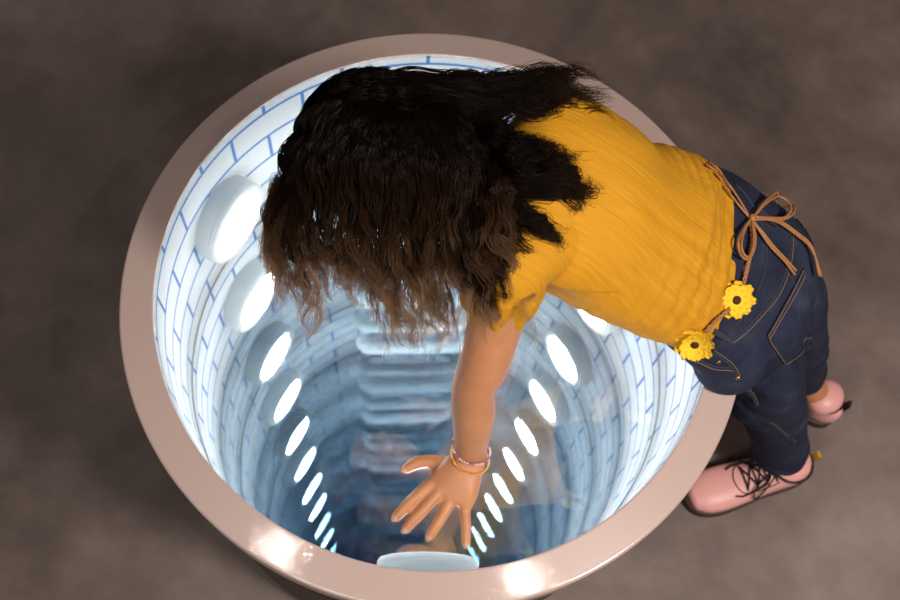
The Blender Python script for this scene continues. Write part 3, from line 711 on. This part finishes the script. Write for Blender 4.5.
C3 = np.array(allv); C3[...,2] = np.maximum(C3[...,2], GT+.006); T3 = np.array(allt); R3 = np.array(allr); NS = len(C3)
tg = np.gradient(C3, axis=1); tg /= np.linalg.norm(tg,axis=2)[...,None]+1e-12
A3 = np.cross(tg, V(.31,.22,.92)); A3 /= np.linalg.norm(A3,axis=2)[...,None]+1e-9; B3 = np.cross(tg, A3)
rows = [C3+R3[...,None]*(math.cos(q)*A3+math.sin(q)*B3) for q in (0, 2*PI/3, 4*PI/3)]
VV = np.stack(rows, 2).reshape(-1,3)
base_i = (np.arange(NS)[:,None,None]*NP+np.arange(NP-1)[None,:,None])*3; j = np.arange(3)[None,None,:]
Q = np.stack([base_i+j, base_i+(j+1)%3, base_i+3+(j+1)%3, base_i+3+j], -1).reshape(-1,4)
TT = np.repeat(T3[...,None], 3, 2).ravel()
cv = capf.verts(); cq = np.array([f for f in capf.f if len(f) == 4])
me = bpy.data.meshes.new('hair'); nv = len(cv)+len(VV); nf = len(cq)+len(Q)
me.vertices.add(nv); me.vertices.foreach_set('co', (np.vstack([cv, VV])-BASE).ravel())
me.loops.add(nf*4); me.loops.foreach_set('vertex_index', np.vstack([cq, Q+len(cv)]).ravel().astype(np.int32))
me.polygons.add(nf); me.polygons.foreach_set('loop_start', (np.arange(nf)*4).astype(np.int32))
me.update(calc_edges=True); me.validate()
at = me.attributes.new('along', 'FLOAT', 'POINT'); at.data.foreach_set('value', np.concatenate([np.zeros(len(cv)), TT]))
m_hair = mat('dark_wavy_hair', rough=.36); an = N(m_hair, 'ShaderNodeAttribute'); an.attribute_name = 'along'
hc = ramp(m_hair, an.outputs['Fac'], [(0, (.006,.0032,.0022)), (.42, (.011,.0055,.0032)), (.64, (.048,.024,.011)), (.86, (.16,.092,.050)), (1, (.37,.245,.155))])  # paler towards the tips: well light shining through put into the colour
L(m_hair, hc, bsdf(m_hair).inputs['Base Color']); bsdf(m_hair).inputs['Specular IOR Level'].default_value = .2
tr = N(m_hair, 'ShaderNodeBsdfTranslucent'); L(m_hair, ramp(m_hair, an.outputs['Fac'], [(0, (.012,.006,.004)), (.45, (.05,.025,.012)), (.75, (.38,.22,.11)), (1, (.72,.50,.30))]), tr.inputs['Color']); ms = N(m_hair, 'ShaderNodeMixShader'); ms.inputs[0].default_value = .5
L(m_hair, bsdf(m_hair).outputs[0], ms.inputs[1]); L(m_hair, tr.outputs[0], ms.inputs[2])
L(m_hair, ms.outputs[0], m_hair.node_tree.nodes['Material Output'].inputs['Surface'])
link('hair', me, m_hair, person)

# ---------------------------------------------------------------- light
def area(name, loc, target, size, power, color):
    l = bpy.data.lights.new(name, 'AREA'); l.shape = 'DISK'; l.size = size; l.energy = power; l.color = color
    o = bpy.data.objects.new(name, l); o.location = loc; o.rotation_euler = (Vector(target)-Vector(loc)).to_track_quat('-Z','Y').to_euler(); COL.objects.link(o); return o
def mirrored_rim(x, y, z):             # where a lamp stands whose glint the sloping rim shows at (x, y)
    p = P(x, y, H+.0045); d = nrm(p-CC); sl_ = SLO; o_ = nrm(V(p[0], p[1], 0)); n_ = nrm(V(0,0,1)+o_*sl_)
    d = d-2*(d@n_)*n_; return p+d*(z-p[2])/d[2]
zl = 2.92
p1 = mirrored_rim(279,550,zl); p2 = mirrored_rim(524,579,zl); print('spots', p1, p2)
area('ceiling_spot', (p1[0],p1[1],zl), (.2,0,.6), .035, 4, (1,.90,.80))
area('ceiling_spot', (p2[0],p2[1],zl), (.4,0,.6), .035, 4, (1,.90,.80))
area('ceiling_spot', (1.5,-1.0,2.9), (.7,-.1,.3), .5, 66, (1,.89,.80))
area('overhead_fill', (-.5,-1.6,2.95), (.1,-.1,.5), 1.1, 34, (1,.93,.87))  # soft fill light added overhead, stands for no fixture
w_ = bpy.data.worlds.new('room_air'); sc.world = w_; w_.use_nodes = True
w_.node_tree.nodes['Background'].inputs[0].default_value = (.75,.72,.75,1); w_.node_tree.nodes['Background'].inputs[1].default_value = .14

# ---------------------------------------------------------------- camera
cd = bpy.data.cameras.new('camera'); cam = bpy.data.objects.new('camera', cd); COL.objects.link(cam)
cam.matrix_world = Matrix(((CR[0],CU[0],CB[0],CC[0]),(CR[1],CU[1],CB[1],CC[1]),(CR[2],CU[2],CB[2],CC[2]),(0,0,0,1)))
cd.sensor_fit = 'HORIZONTAL'; cd.sensor_width = 36; cd.lens = 36*F/900; cd.clip_start = .02
cd.dof.use_dof = True; cd.dof.focus_distance = 1.28; cd.dof.aperture_fstop = 6.3
sc.camera = cam
sc.view_settings.view_transform = 'Standard'; sc.view_settings.look = 'None'; sc.view_settings.exposure = 0; sc.view_settings.gamma = 1
cy = sc.cycles
cy.max_bounces = 40; cy.glossy_bounces = 36; cy.transparent_max_bounces = 40; cy.diffuse_bounces = 4; cy.transmission_bounces = 8
cy.caustics_reflective = True; cy.caustics_refractive = False; cy.sample_clamp_indirect = 0
